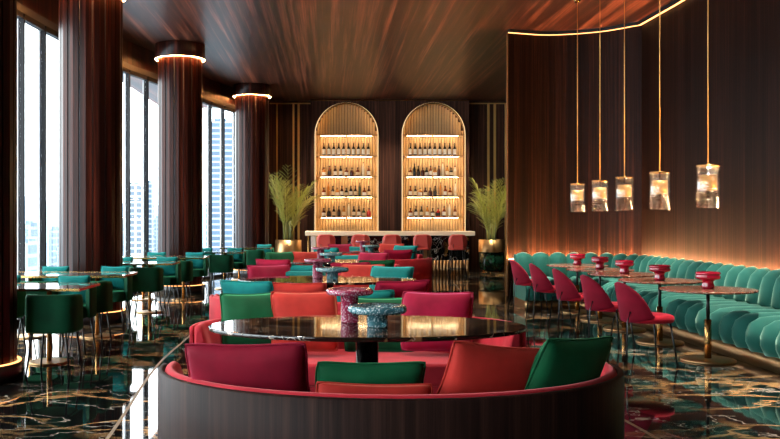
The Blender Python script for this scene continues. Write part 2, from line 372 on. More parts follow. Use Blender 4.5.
for i, (ya, yb) in enumerate([(-4.9, 3.0), (3.0, 7.5), (7.5, 12.7), (12.7, 17.2), (17.2, 22.9)]):
    t = struct(thing('window_%d' % (i+1), None, None)); t['kind'] = 'structure'
    ys = [11.95+.75*k for k in range(-24, 16) if ya-.3 < 11.95+.75*k < yb+.3]; ya, yb = ys[0], ys[-1]
    fr = MB(); rv = MB(); pn = MB()
    for k, y in enumerate(ys):
        p = at_y(y); q = at_y(min(y+.05, yb)) if y < yb else at_y(y); d = (at_y(y+.1)-at_y(y-.1)).normalized(); ang = math.atan2(d.y, d.x)
        mt = Matrix.Translation((p.x, p.y, 0)) @ Matrix.Rotation(ang, 4, 'Z')
        fr.box(-.024, .024, -.05, .05, .05, HEAD, mt); rv.box(-.040, -.0245, .022, .05, .05, HEAD, mt)
    for a, b in zip(ys, ys[1:]):
        pa, pb = at_y(a), at_y(b); d = (pb-pa); ang = math.atan2(d.y, d.x); L = d.length
        mt = Matrix.Translation((pa.x, pa.y, 0)) @ Matrix.Rotation(ang, 4, 'Z')
        fr.box(.024, L-.024, -.045, .045, .0, .06, mt); fr.box(.024, L-.024, -.045, .045, HEAD-.03, HEAD+.05, mt)
        pn.box(.024, L-.024, -.004, .004, .06, HEAD-.03, mt)
    fr.build('frame', M['frame'], t); rv.build('reveal', M['reveal'], t); pn.build('pane', M['pane'], t)
struct(MB().prism([tuple(at_y(23.0))]+[tuple(at_y(y)) for y in (23.5, 24.2, 25.3)]+[(at_y(25.3).x-.3, 25.3), (at_y(23).x-.3, 23.0)], 0, HEAD+.16).build('wall_corner', M['column']))
# rear wall behind the viewer with its own tall window
struct(MB().box(-4.5, 5.5, -5.4, -5.2, 0, CEIL).build('wall_rear', M['wall']))

# inlaid brass floor lines either side of the centre sofas
def inlay(name, pts, wd=.012):
    p = [tuple(q.to_2d()) for q in catmull([(a, b, 0) for a, b in pts], 8)]
    struct(MB().prism(offset_path(p, wd)+list(reversed(offset_path(p, -wd))), -.01, .0015).build(name, M['inlay']))
inlay('trim_13', [(-1.2, -4), (-1.22, 2.5), (-1.41, 5.63), (-1.61, 8.0), (-1.66, 9.7), (-1.6, 13), (-1.05, 16.5), (-.7, 19.0)])
inlay('trim_14', [(2.2, -4), (2.2, 3.5), (2.10, 5.7), (2.03, 6.5), (1.9, 8.2), (1.85, 10), (1.9, 13), (2.5, 16.5), (2.75, 19)])

# ---------------------------------------------------------------- columns
def column(x, y, label):
    t = thing('column', label, 'column', (x, y, 0)); t['kind'] = 'structure'
    N = 15; R = .42; out = []
    for k in range(N):
        a0 = 2*PI*k/N; da = 2*PI/N
        for f, r in ((.06, R), (.5, R+.008), (.94, R), (.955, R-.03), (1.045, R-.03)):
            a = a0+f*da; out.append((r*math.cos(a), r*math.sin(a)))
    MB().prism(out, .15, 4.5).build('shaft', M['column'], t)
    sb = MB()
    for k in range(N):
        a = 2*PI*k/N; sb.tube([((R-.022)*math.cos(a), (R-.022)*math.sin(a), .16), ((R-.022)*math.cos(a), (R-.022)*math.sin(a), 4.49)], .009, 6)
    sb.build('groove_strip', M['groove'], t)
    MB().lathe([(.475, 4.464), (.475, CEIL-.004)], 48, caps=False).lathe([(.475, 4.464), (.472, 4.464), (.472, 4.47), (.44, 4.47), (.44, 4.53), (.40, 4.53)], 48, caps=False).build('collar', M['column'], t)  # bottom lip added to shield the ceiling from the light ring
    MB().loft([[(r*math.cos(2*PI*k/48), r*math.sin(2*PI*k/48), z) for k in range(48)] for r, z in ((.458, 4.463), (.470, 4.463), (.470, 4.469), (.458, 4.469))], loop=True).build('light_ring', M['led'], t)
    MB().lathe([(.475, 0), (.475, .15), (.40, .15)], 48, caps=True).build('plinth', M['plinth'], t)
    MB().loft([[(r*math.cos(2*PI*k/48), r*math.sin(2*PI*k/48), z) for k in range(48)] for r, z in ((.438, .152), (.462, .152), (.462, .160), (.438, .160))], loop=True).build('base_light_ring', M['led_base'], t)
    return t
column(-3.17, 7.7, 'fluted dark wood column at the left edge with a glowing ring at its foot')
column(-3.26, 12.1, 'broad fluted rosewood column between the first and second window')
column(-2.84, 16.9, 'fluted rosewood column with lit collar between the second and third window')
column(-1.90, 22.0, 'fluted rosewood column with lit collar beside the far palm')

# ---------------------------------------------------------------- city outside
MC = [facade('pale_tower_facade', (0.341, 0.360, 0.372), (0.062, 0.093, 0.130), 5, 4.2), facade('blue_tower_facade', (0.248, 0.285, 0.322), (0.043, 0.081, 0.136), 16, 4.0), facade('hazy_facade', (0.186, 0.223, 0.248), (0.093, 0.136, 0.186), 12, 6)]  # bluish distance haze is mixed into the facade colours
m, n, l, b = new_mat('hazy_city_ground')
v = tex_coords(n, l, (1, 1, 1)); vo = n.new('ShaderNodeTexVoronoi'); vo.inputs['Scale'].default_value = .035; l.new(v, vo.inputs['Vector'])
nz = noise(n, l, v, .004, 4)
l.new(mixc(n, l, nz.outputs[0], ramp(n, l, vo.outputs['Color'], [(.2, (0.062, 0.112, 0.149)), (.7, (0.211, 0.248, 0.273))]), (0.149, 0.198, 0.248)), b.inputs['Base Color']); b.inputs['Roughness'].default_value = .9  # haze over the city is put into the ground colour
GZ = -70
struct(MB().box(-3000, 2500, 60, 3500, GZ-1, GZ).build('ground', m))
def tower(px0, px1, d, top, mat, label, group=None, depth=None):
    x0, x1 = (px0-328)/880*d, (px1-328)/880*d; z1 = 1.4+(220-top)*d/880; dp = depth or (x1-x0)*.9
    t = thing('city_tower', label, 'building', ((x0+x1)/2, d+dp/2, GZ), 0, group)
    W = (x1-x0)/2; H = z1-GZ
    MB().box(-W, W, -dp/2, dp/2, 0, H).build('wall', mat, t)
    MB().box(-W*.5, W*.3, -dp*.3, dp*.3, H, H+2.5).build('roof_plant', mat, t)
tower(206, 236, 620, 122, MC[1], 'tall blue glass tower outside the third window')
tower(124, 144, 640, 186, MC[0], 'white apartment tower with balcony bands outside the second window')
tower(146, 153, 700, 184, MC[1], 'slim blue tower right of the white apartment tower')
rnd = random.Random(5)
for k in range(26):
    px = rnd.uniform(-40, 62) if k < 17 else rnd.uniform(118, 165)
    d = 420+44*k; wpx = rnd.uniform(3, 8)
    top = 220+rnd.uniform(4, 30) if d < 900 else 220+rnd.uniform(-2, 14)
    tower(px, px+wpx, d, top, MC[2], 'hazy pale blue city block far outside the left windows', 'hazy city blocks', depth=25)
# hills on the horizon
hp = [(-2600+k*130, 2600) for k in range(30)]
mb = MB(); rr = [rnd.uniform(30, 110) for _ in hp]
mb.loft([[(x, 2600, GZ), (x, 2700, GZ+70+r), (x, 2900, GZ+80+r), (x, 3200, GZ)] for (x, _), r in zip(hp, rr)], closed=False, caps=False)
struct(mb.build('hills', plain('hazy_hills', (.2, .30, .40), .9)))  # aerial haze painted as a flat blue tone

# ---------------------------------------------------------------- arched shelving and bottles
for ai, (cx, side) in enumerate(zip(AX, ('left', 'right'))):
    t = thing('arched_shelf', '%s arched niche of lit shelves with brass rim behind the bar' % side, 'shelf', (cx, Y0, 0), 0, 'arched bar shelves')
    ap = [(-AR, AB)]+arch_pts(0, AR, AZ)+[(AR, AB)]
    api = [(-AR+.045, AB)]+arch_pts(0, AR-.045, AZ)+[(AR-.045, AB)]
    rings = [[(a[0], -.03, a[1]), (b_[0], -.03, b_[1]), (b_[0], .10, b_[1]), (a[0], .10, a[1])] for a, b_ in zip([(x*1.0, z) for x, z in ap], api)]
    MB().loft(rings, True, True, False).build('arch_rim', M['led_arch'], t)
    sl = MB(); ns = 23
    for k in range(ns):
        x = -AR+.01+(2*AR-.02)*(k+.5)/ns; hw = (2*AR-.02)/ns*.5
        zt = AZ+math.sqrt(max(.01, (AR-.005)**2-(abs(x)+hw*.8)**2)) if abs(x)+hw*.8 < AR-.005 else AZ+.1
        sl.loft([[(x-hw*.9, .372, z), (x-hw*.55, .345, z), (x, .335, z), (x+hw*.55, .345, z), (x+hw*.9, .372, z)] for z in (AB+.01, zt)], closed=False, caps=False)
    sl.build('slatted_back', M['slat'], t)
    MB().loft([[(a[0]*(1-.012/AR), .11, a[1]), (a[0]*(1-.03/AR), .11, a[1]), (a[0]*(1-.03/AR), .13, a[1]), (a[0]*(1-.012/AR), .13, a[1])] for a in ap]).build('rim_light', M['led_rim'], t)
    MB().loft([[(a[0]*(1-.022/AR), -.036, a[1]), (a[0]*(1-.040/AR), -.036, a[1]), (a[0]*(1-.040/AR), -.031, a[1]), (a[0]*(1-.022/AR), -.031, a[1])] for a in ap]).build('rim_glow_line', M['led_line'], t)
    lin_ = MB().loft([[(a[0]*.997, .10, a[1]-.002), (a[0]*.997, .37, a[1]-.002)] for a in ap], closed=False, caps=False); lin_.build('niche_lining', M['slat'], t)
    for k, zz in enumerate((3.76, 3.175, 2.60, 2.035, 1.465)):
        s = MB().box(-AR+.05, AR-.05, .05, .335, zz-.012, zz+.012).build('shelf_board', M['satin_brass'], t)
        MB().box(-AR+.19, -.03, .20, .23, zz-.021, zz-.013).box(.03, AR-.19, .20, .23, zz-.021, zz-.013).build('light_strip', M['led_shelf'], s)
GL = {'dark': plain('dark_bottle_glass', (.012, .008, .006), .12, coat=.5), 'amber': plain('amber_glass', lin((120, 50, 22)), .1, coat=.5), 'red': plain('red_bottle', lin((190, 40, 30)), .2, coat=.5),
      'honey': plain('honey_glass', lin((196, 120, 50)), .1, coat=.5), 'brown': plain('brown_glass', lin((70, 28, 20)), .1, coat=.5), 'clear': plain('frosted_bottle', lin((236, 222, 196)), .25, coat=.3), 'green': plain('green_bottle', lin((60, 78, 48)), .12, coat=.5)}
LAB = {'white': plain('white_label', lin((235, 225, 208)), .6), 'black': plain('black_label', lin((40, 30, 28)), .6), 'cream': plain('cream_label', lin((226, 200, 160)), .6)}
CAPM = plain('bottle_cap', lin((36, 22, 18)), .4)
bcache = {}
def bottle(kind, gl, lab, x, y, z, label, group):
    t = thing('bottle', label, 'bottle', (x, y, z), 0, group)
    key = kind
    if key not in bcache:
        if kind == 'tall': prof = [(.04, 0), (.043, .02), (.043, .20), (.035, .235), (.016, .27), (.015, .33)]; lz = (.035, .185, .0445); cz = (.33, .355, .018)
        elif kind == 'slim': prof = [(.03, 0), (.033, .02), (.033, .24), (.022, .29), (.013, .32), (.013, .36)]; lz = (.08, .16, .0345); cz = (.36, .39, .016)
        elif kind == 'squat': prof = [(.052, 0), (.056, .02), (.056, .12), (.045, .155), (.018, .18), (.018, .215)]; lz = (.025, .112, .0575); cz = (.215, .245, .024)
        else: prof = [(.044, 0), (.047, .02), (.045, .16), (.03, .20), (.017, .225), (.017, .265)]; lz = (.035, .14, .0485); cz = (.265, .295, .022)
        b0 = MB().lathe(prof, 14).build('body', GL[gl]); c0 = MB().lathe([(cz[2], cz[0]), (cz[2], cz[1])], 10).build('cap', CAPM)
        l0 = MB().lathe([(lz[2], lz[0]), (lz[2], lz[1])], 14, caps=False).build('paper_label', LAB['white'])
        bcache[key] = (b0.data, c0.data, l0.data)
        for q in (b0, c0, l0): bpy.data.objects.remove(q)
    b_, c_, l_ = bcache[key]
    for nm, me, mt in (('body', b_, GL[gl]), ('cap', c_, CAPM), ('paper_label', l_, LAB.get(lab))):
        if mt is None: continue
        o = bpy.data.objects.new(nm, me); COL.objects.link(o); o.parent = t
        o.material_slots[0].link = 'OBJECT'; o.material_slots[0].material = mt
    return t
# each row read off the photograph: (kind, glass, label) from left to right
ROWS = {0: {2: [('squat', 'honey', 'white'), ('stout', 'amber', 'black'), ('stout', 'brown', 'white'), ('stout', 'dark', 'white'), ('squat', 'amber', 'white'), ('squat', 'brown', None), ('squat', 'amber', 'cream'), ('slim', 'clear', None), ('stout', 'amber', 'white')],
            3: [('squat', 'amber', 'white'), ('slim', 'honey', None), ('stout', 'dark', 'cream'), ('squat', 'honey', 'white'), ('stout', 'brown', 'white'), ('squat', 'dark', 'cream'), ('stout', 'dark', 'white'), ('stout', 'dark', 'cream'), ('slim', 'green', None), ('squat', 'amber', 'white'), ('stout', 'brown', 'cream')],
            4: [('squat', 'brown', 'white'), ('squat', 'dark', 'black'), ('stout', 'dark', 'cream'), ('stout', 'brown', 'black'), ('stout', 'honey', 'cream'), ('slim', 'clear', None), ('stout', 'dark', 'cream'), ('stout', 'brown', 'white'), ('squat', 'green', 'cream'), ('squat', 'red', None)]},
        1: {2: [('squat', 'amber', 'cream'), ('tall', 'dark', None), ('stout', 'dark', 'black'), ('squat', 'brown', None), ('squat', 'dark', 'white'), ('stout', 'amber', 'white'), ('squat', 'honey', 'white'), ('stout', 'brown', None), ('slim', 'clear', None), ('stout', 'honey', 'cream'), ('squat', 'dark', 'cream'), ('stout', 'clear', 'cream')],
            3: [('stout', 'amber', 'white'), ('stout', 'dark', 'cream'), ('squat', 'honey', 'white'), ('squat', 'brown', 'cream'), ('squat', 'brown', None), ('stout', 'dark', 'black'), ('slim', 'honey', None), ('stout', 'amber', 'white'), ('squat', 'amber', 'cream'), ('slim', 'clear', 'cream')],
            4: [('squat', 'amber', 'white'), ('stout', 'dark', 'white'), ('stout', 'dark', 'cream'), ('stout', 'honey', 'white'), ('squat', 'brown', 'white'), ('squat', 'red', 'black'), ('stout', 'amber', 'white'), ('slim', 'clear', None), ('stout', 'amber', 'cream')]}}
SZ = (3.76, 3.175, 2.60, 2.035, 1.465); SN = ('', 'top bottle', 'second bottle', 'third bottle', 'lowest bottle')
GN = {'dark': 'dark', 'amber': 'amber', 'red': 'red', 'honey': 'honey', 'brown': 'brown', 'clear': 'frosted pale', 'green': 'green'}
for ai, side in ((0, 'left'), (1, 'right')):
    for k in range(10):
        bottle('tall', 'dark', 'white', AX[ai]-.63+k*.1385, Y0+.19, SZ[1]+.0125, 'dark wine bottle, %s from left on the top bottle shelf of the %s arch' % (ORD[k], side), 'bottles on the top shelf of the %s arch' % side)
    for r in (2, 3, 4):
        row = ROWS[ai][r]
        for k, (kd, gl, lb) in enumerate(row):
            x = AX[ai]-.63+1.26*k/(len(row)-1)
            bottle(kd, gl, lb, x, Y0+.17+.04*((k*7) % 3-1), SZ[r]+.0125, '%s %s bottle, %s from left on the %s shelf of the %s arch' % (GN[gl], 'tall' if kd in ('tall', 'slim') else 'short', ORD[k], SN[r], side), 'bottles on the %s shelf of the %s arch' % (SN[r], side))

# ---------------------------------------------------------------- bar counter and stools
t = thing('bar_counter', 'long bar counter of veined black marble with pale top and fluted brass base', 'bar counter', (1.55, 22.0, 0))
MB().box(-2.12, 2.12, -.06, .72, .995, 1.105).build('countertop', M['white_top'], t, bevel=.012)
xs = [-1.78, -1.26, .86, 1.0, 1.95]
for a, b_ in ((-1.80, -1.22), (-1.06, .82), (1.02, 1.98)):
    MB().box(a, b_, .02, .62, .38, .995).build('marble_panel', M['bar_marble'], t)
for a in (-1.14, .92):
    MB().box(a-.08, a+.08, .0, .6, .0, .995).build('pilaster', M['satin_brass'], t)
MB().box(-1.98, -1.86, .0, .66, .0, .995).build('end_panel', M['light_panel'], t)
MB().tube([(-2.05, .3, 0), (-2.05, .3, .99)], .02, 8).build('brass_post', M['brass'], t)
fl = MB(); nf = 46
for k in range(nf):
    x = -1.8+(3.78)*(k+.5)/nf
    if any(abs(x-q) < .11 for q in (-1.14, .92)): continue
    fl.lathe([(.032, 0), (.032, .38)], 10, (x, .03, 0))
fl.build('fluted_base', M['satin_brass'], t)
MB().box(-1.8, 1.98, .03, .62, 0, .378).build('base_core', M['chrome'], t)

def rounded_rect(w_, h, r, n=6):
    out = []
    for cx, cy_, a0 in ((w_/2-r, h/2-r, 0), (-w_/2+r, h/2-r, PI/2), (-w_/2+r, -h/2+r, PI), (w_/2-r, -h/2+r, 1.5*PI)):
        for k in range(n+1): out.append((cx+r*math.cos(a0+PI/2*k/n), cy_+r*math.sin(a0+PI/2*k/n)))
    return out
def make_stool(label):
    t = thing('bar_stool', label, 'bar stool', (0, 0, 0), 0, 'red stools along the bar')   # sitter faces +y
    o = rounded_rect(.46, .36, .13)
    def bend(x): return .10*(x/.23)**2
    rings = []
    for dy, sc_ in ((-.035, .86), (-.025, .97), (0, 1), (.025, .97), (.035, .86)):
        rings.append([(x*sc_, -.21+dy+bend(x*sc_), .86+z*sc_) for x, z in o])
    MB().loft(rings).build('backrest', M['stool_red'], t)
    r2 = rounded_rect(.43, .40, .12)
    MB().loft([[(x*s_, y*s_, z) for x, y in r2] for s_, z in ((.94, .66), (1, .68), (1, .73), (.93, .755))]).build('seat', M['stool_red'], t)
    for sx in (-1, 1):
        for sy in (-1, 1): MB().tube([(sx*.15, sy*.14, .665), (sx*.20, sy*.19, 0)], .011, 8).build('leg', M['black'], t)
        MB().tube([(sx*.12, -.17, .67), (sx*.12, -.225, .74), (sx*.12, -.205, .80)], .01, 6).build('back_bracket', M['black'], t)
    MB().tube([(-.187, -.177, .2), (.187, -.177, .2), (.187, .177, .2), (-.187, .177, .2)], .008, 6, loop=True).build('foot_ring', M['black'], t)
    return t
SX = [-.05, .79, 1.55, 2.29, 3.15]
s0 = make_stool('red bar stool, leftmost of the five at the bar')
for k, x in enumerate(SX):
    lb = ['red bar stool, leftmost of the five at the bar', 'red bar stool, second from left at the bar', 'red bar stool at the middle of the bar', 'red bar stool, second from right at the bar', 'red bar stool, rightmost, in front of gold-veined marble'][k]
    if k == 0: s0.location = (x, 21.45, 0)
    else: dup(s0, (x, 21.45, 0), 0, lb)

# ---------------------------------------------------------------- planters and palms
def palm(x, y, seed, label, plabel):
    t = thing('planter', plabel, 'planter', (x, y, 0), 0, 'brass and green marble planters')
    MB().lathe([(.27, 0), (.27, .03)], 40).build('foot_ring', M['brass'], t)
    MB().lathe([(.25, .03), (.31, .06), (.33, .20), (.335, .53)], 40).build('marble_bowl', M['green_marble'], t)
    MB().lathe([(.35, .53), (.35, .86), (.32, .86), (.32, .80)], 40, caps=False).build('brass_band', M['satin_brass'], t)
    MB().lathe([(.318, .60), (.318, .80), (.0, .82)], 24, caps=False).build('soil', M['soil'], t)
    p = thing('palm', label, 'plant', (x, y, .815), 0, 'palms in planters')
    rn = random.Random(seed)
    N = 17
    for k in range(N):
        az = 2*PI*k/N*2.4+rn.uniform(-.35, .35); reach = rn.uniform(.4, 1.15); L = rn.uniform(1.1, 2.1)
        if math.sin(az) > 0: reach *= 1-.5*math.sin(az)
        if x < 0 and math.cos(az) < 0: reach *= 1+.55*math.cos(az)
        if k % 4 == 0: reach *= .4
        bx, by = .09*math.cos(az), .09*math.sin(az)
        pts = []
        for i in range(13):
            q = i/12; rr_ = reach*(.12*q+.88*q**1.8); zz = L*(q-.20*reach*q**3)
            pts.append(Vector((bx+rr_*math.cos(az), by+rr_*math.sin(az), zz)))
        f = MB(); f.tube(pts, [.011*(1-i/12*.8) for i in range(13)], 5)
        side0 = Vector((-math.sin(az), math.cos(az), 0))
        for i in range(15):
            q = .26+.72*i/14; s_ = q*12; a = int(s_); P = pts[a].lerp(pts[min(a+1, 12)], s_-a); T = (pts[min(a+1, 12)]-pts[a]).normalized()
            ln = .50*math.sin(PI*min(1, (.18+.80*(q-.3)/.68)))**.7*rn.uniform(.8, 1.1)+.05; wd = .017
            for sg in (-1, 1):
                D = (side0*sg*rn.uniform(.5, .8)+T*.85+Vector((rn.uniform(-.15, .15), rn.uniform(-.15, .15), rn.uniform(-.15, .15)))).normalized(); W = D.cross(Vector((0, 0, 1))).normalized() if abs(D.z) < .97 else side0
                nrm = W.cross(D); v = []
                for j in range(4):
                    qq = j/3; c = P+D*ln*qq+Vector((0, 0, -.22*ln*qq*qq)); hw = wd*(.45+1.2*qq-1.62*qq*qq)
                    v += [c-W*hw+nrm*.004, c-nrm*.003, c+W*hw+nrm*.004]
                f.add(v, [(j*3+b_, j*3+b_+1, j*3+b_+4, j*3+b_+3) for j in range(3) for b_ in (0, 1)], True)
        f.build('frond', M['leaf'] if k % 3 else M['leaf2'], p)
    s = MB()
    for k in range(11):
        a = k*2.4; r = .03+.012*k; s.tube([(r*math.cos(a), r*math.sin(a), 0), (r*1.1*math.cos(a), r*1.1*math.sin(a), .55)], [.016, .009], 6)
    s.build('stalk', M['stalk'], p)
palm(4.40, 23.65, 3, 'bushy palm right of the right arch beside the paneled wall', 'brass banded green marble planter at the right end of the bar')
palm(-1.05, 23.3, 8, 'yellow-green palm left of the left arch near the columns', 'brass banded planter holding the palm at the left of the bar')

# ---------------------------------------------------------------- centre sofas
A_, B_ = 1.13, .85
def ell(th, u, ext=0):
    s_, c_ = math.sin(th), math.cos(th); P = Vector((A_*s_, -B_*c_)); nn = Vector((-s_/A_, c_/B_)).normalized(); return P+nn*u+Vector((0, ext))
def sweep_sofa(prof, chan=0, amp=0, n=72, ext=.06, inset=.04):
    """prof: (u, z, bulge weight); swept round the half ellipse with rounded ends"""
    rings = []; cu = sum(p[0] for p in prof)/len(prof); cz = sum(p[1] for p in prof)/len(prof)
    def ring(th, e, sh):
        out = []
        for u, z, wt in prof:
            k = wt*amp*(abs(math.sin(th*chan))**.6-.5) if chan else 0
            uu = cu+(u+k-cu)*sh; zz = z if sh == 1 else cz+(z-cz)*(.5+.5*sh)
            p = ell(th, uu, e); out.append((p.x, p.y, zz))
        return out
    for e, sh in ((ext+inset, .55), (ext+inset*.75, .8), (ext+inset*.35, .94), (ext, 1)): rings.append(ring(-PI/2, e, sh))
    for k in range(n+1): rings.append(ring(-PI/2+PI*k/n, 0, 1))
    for e, sh in ((ext, 1), (ext+inset*.35, .94), (ext+inset*.75, .8), (ext+inset, .55)): rings.append(ring(PI/2, e, sh))
    return MB().loft(rings)
def half_disc(u, front, n=40):
    pts = [ell(-PI/2+PI*k/n, u) for k in range(n+1)]; p = [(q.x, q.y) for q in pts]
    return p+[(p[-1][0], front), (p[0][0], front)]
def sofa(xc, y0, flip, label, wood_back):
    t = thing('curved_sofa', label, 'sofa', (xc, y0, 0), PI if flip else 0, 'curved red booth sofas')
    sm = M['sofa_wood'] if wood_back else M['seat_red']
    sweep_sofa([(0, .05, 0), (0, .675, 0), (.008, .683, 0), (.024, .683, 0), (.03, .675, 0), (.03, .05, 0)], ext=.05, inset=.03).build('outer_shell', sm, t)
    sweep_sofa([(.032, .12, 0), (.032, .665, 0), (.038, .682, 0), (.050, .690, .1), (.066, .690, .2), (.082, .678, .6), (.094, .645, 1), (.122, .56, 1), (.152, .43, 1), (.157, .12, 1)], 13, .008).build('back_padding', M['seat_red'], t)
    hd = half_disc(.164, .05); hb = half_disc(.24, .0)
    MB().prism(hd, .27, .425).build('seat_cushion', M['seat_red'], t, bevel=.03, seg=3)
    MB().prism(hb, .05, .268).build('seat_base', M['seat_red'], t)
    MB().prism(half_disc(.06, -.02), .0, .049).build('plinth', M['plinth'], t)
    return t
BX = [.25, .01, .01, .80]; BY = [5.17, 9.17, 13.17, 17.17]
NEARN = ['nearest', 'second', 'third', 'fourth']
SL = [('curved sofa in the foreground with dark wood back toward the viewer', 'curved red sofa across the nearest round table, facing the viewer'),
      ('red-backed curved sofa just behind the sofa across the nearest table', 'curved red sofa at the far side of the second table'),
      ('red-backed curved sofa on the near side of the third table', 'curved red sofa on the far side of the third table'),
      ('red-backed curved sofa on the near side of the table closest to the bar', 'curved red sofa closest to the bar stools, facing the room')]
for k in range(4):
    sofa(BX[k]+(.05 if k == 0 else 0), BY[k]-.82, False, SL[k][0], k == 0); sofa(BX[k]-(.05 if k == 0 else 0), BY[k]+.80, True, SL[k][1], False)

# oval tables with glass vases
PR = lambda a, b_, z0, z1: MB().lathe([(1, z0), (1, z1)], 72, sx=a, sy=b_)
def centre_table(xc, y, label):
    t = thing('oval_table', label, 'table', (xc, y, 0), 0, 'dark oval tables between the curved sofas')
    MB().lathe([(.985, .754), (.997, .758), (1, .765), (1, .774), (.995, .78)], 80, sx=.93, sy=.55).build('tabletop', M['top_marble'], t)
    MB().lathe([(.066, .02), (.066, .754)], 32).build('pedestal', M['chrome'], t)
    MB().lathe([(.36, 0), (.36, .015), (.34, .022)], 40).build('base_plate', M['black'], t)
    return t
def vase(x, y, r, rs, zc, th, mat, label, group):
    z0 = .7805; h = zc-z0
    o = MB().lathe([(rs*.95, 0), (rs, .008), (rs, h-th*.6), (rs*1.2, h-th*.5), (r*.93, h-th*.5), (r, h-th*.2), (r, h+th*.2), (r*.94, h+th*.5), (r*.82, h+th*.42), (rs*1.1, h+th*.1), (rs*.75, h-th*.5), (rs*.7, .03)], 40).build('glass_vase', mat, None, (x, y, z0))
    return tag(o, label, 'vase', group)
TL = ['large dark oval table nearest the viewer', 'dark oval table, second from the viewer', 'dark oval table, third from the viewer', 'dark oval table nearest the bar']
TN = ['on the nearest oval table', 'on the second oval table from the viewer', 'on the third oval table from the viewer', 'on the oval table nearest the bar']
for k in range(4):
    centre_table(BX[k]-.02, BY[k], TL[k])
    vase(BX[k]-.12, BY[k]+.14, .142, .053, .966, .036, M['pink_glass'], 'taller pink speckled glass vase with dish top %s' % TN[k], 'pink glass vases')
    vase(BX[k]+.035, BY[k]-.09, .17, .060, .884, .044, M['blue_glass'], 'low blue speckled glass vase with wide dish %s' % TN[k], 'blue glass vases')

# cushions
def cushion_mesh(w_, h, th, seed):
    rn = random.Random(seed); N, K = 18, 14; ph = [rn.uniform(0, 6.28) for _ in range(6)]
    def pt(i, j, sg):
        s_, t_ = -1+2*i/N, -1+2*j/K
        x = w_/2*s_*(1-.035*(1-t_*t_)*abs(s_)-.035*(t_*s_)**6); z = h/2*t_*(1-.045*(1-s_*s_)*abs(t_)-.05*(t_*s_)**6)
        e = max(0, (1-s_**2)*(1-t_**2)); d = th/2*(e**.36*.85+e*.15)
        wr = .010*math.sin(5*s_+ph[0]+2*t_)*math.sin(3*t_+ph[1])*e+.006*math.sin(9*s_*t_+ph[2])*e
        return (x+.006*math.sin(3*t_+ph[3]), sg*d+wr*(.5 if sg > 0 else 1), z-.012*(1-s_*s_)*max(0, t_-.3))
    m_ = MB()
    for sg in (-1, 1):
        v = [pt(i, j, sg) for j in range(K+1) for i in range(N+1)]
        m_.add(v, [(j*(N+1)+i, j*(N+1)+i+1, (j+1)*(N+1)+i+1, (j+1)*(N+1)+i) for j in range(K) for i in range(N)], True)
    rim = [pt(i, 0, 1) for i in range(N)]+[pt(N, j, 1) for j in range(K)]+[pt(i, K, 1) for i in range(N, 0, -1)]+[pt(0, j, 1) for j in range(K, 0, -1)]
    return m_, MB().tube(rim, .0055, 6, loop=True)
CN = [0]
def cushion(loc, yaw, lean, mat, label, group, w_=.54, h=.45, th=.165, roll=0, name='cushion'):
    CN[0] += 1
    m_, rim = cushion_mesh(w_, h, th, CN[0])
    o = m_.build(name, mat, None, loc); R_ = Matrix.Rotation(yaw, 4, 'Z') @ Matrix.Rotation(lean, 4, 'X') @ Matrix.Rotation(roll, 4, 'Y')
    o.rotation_euler = R_.to_euler()
    rim.build('piping', mat, o)
    return tag(o, label, 'cushion', group)
# (x offset from sofa centre, colour, top height, label)
CU = {
 (0, 0): [(-.69, 'crimson', .87, 'large crimson cushion at the left of the foreground sofa'), (-.12, 'green', .79, 'green cushion at the middle of the foreground sofa'), (.45, 'coral', .87, 'coral cushion on the right of the foreground sofa'), (.80, 'green', .885, 'green cushion at the right end of the foreground sofa')],
 (0, 1): [(-.80, 'green', .875, 'dark green cushion at the left end behind the nearest table'), (-.41, 'coral', .885, 'coral cushion just behind the nearest table, left of the vases'), (.20, 'green', .82, 'green cushion behind the blue vase of the nearest table'), (.64, 'crimson', .88, 'crimson cushion at the right end behind the nearest table')],
 (1, 0): [(-.76, 'teal', .86, 'bright teal cushion at the left of the second booth near side'), (-.32, 'coral', .85, 'coral cushion beside the bright teal one, second booth near side'), (.32, 'teal', .79, 'low teal cushion on the second booth near side, right of the vases'), (.71, 'crimson', .86, 'dark crimson cushion at the right of the second booth near side')],
 (1, 1): [(-.74, 'crimson', .87, 'crimson cushion at the left behind the second table'), (-.34, 'teal', .80, 'low teal cushion behind the second table, left of its vases'), (.43, 'coral', .87, 'coral cushion behind the second table, right of its vases'), (.80, 'teal', .86, 'teal cushion at the right end behind the second table')],
 (2, 0): [(-.78, 'crimson', .87, 'crimson cushion at the left of the third booth near side'), (-.36, 'teal', .80, 'teal cushion left of centre on the third booth near side'), (.30, 'crimson', .84, 'dark crimson cushion right of centre on the third booth near side'), (.70, 'green', .86, 'green cushion at the right of the third booth near side')],
 (2, 1): [(-.80, 'green', .88, 'light green cushion at the left behind the third table'), (-.38, 'coral', .88, 'orange coral cushion left of centre behind the third table'), (.34, 'teal', .82, 'teal cushion right of centre behind the third table'), (.78, 'crimson', .87, 'crimson cushion at the right behind the third table')],
 (3, 0): [(-.86, 'teal', .90, 'teal cushion at the left of the fourth booth near side'), (-.3, 'coral', .80, 'coral cushion left of centre on the fourth booth near side'), (.47, 'crimson', .87, 'dark crimson cushion at the right of the fourth booth near side')],
 (3, 1): [(-.56, 'crimson', .89, 'crimson cushion at the left of the sofa closest to the bar'), (-.12, 'teal', .84, 'teal cushion left of centre on the sofa closest to the bar'), (.56, 'coral', .90, 'coral cushion right of centre on the sofa closest to the bar'), (.86, 'teal', .87, 'bright teal cushion at the right end of the sofa closest to the bar')],
}
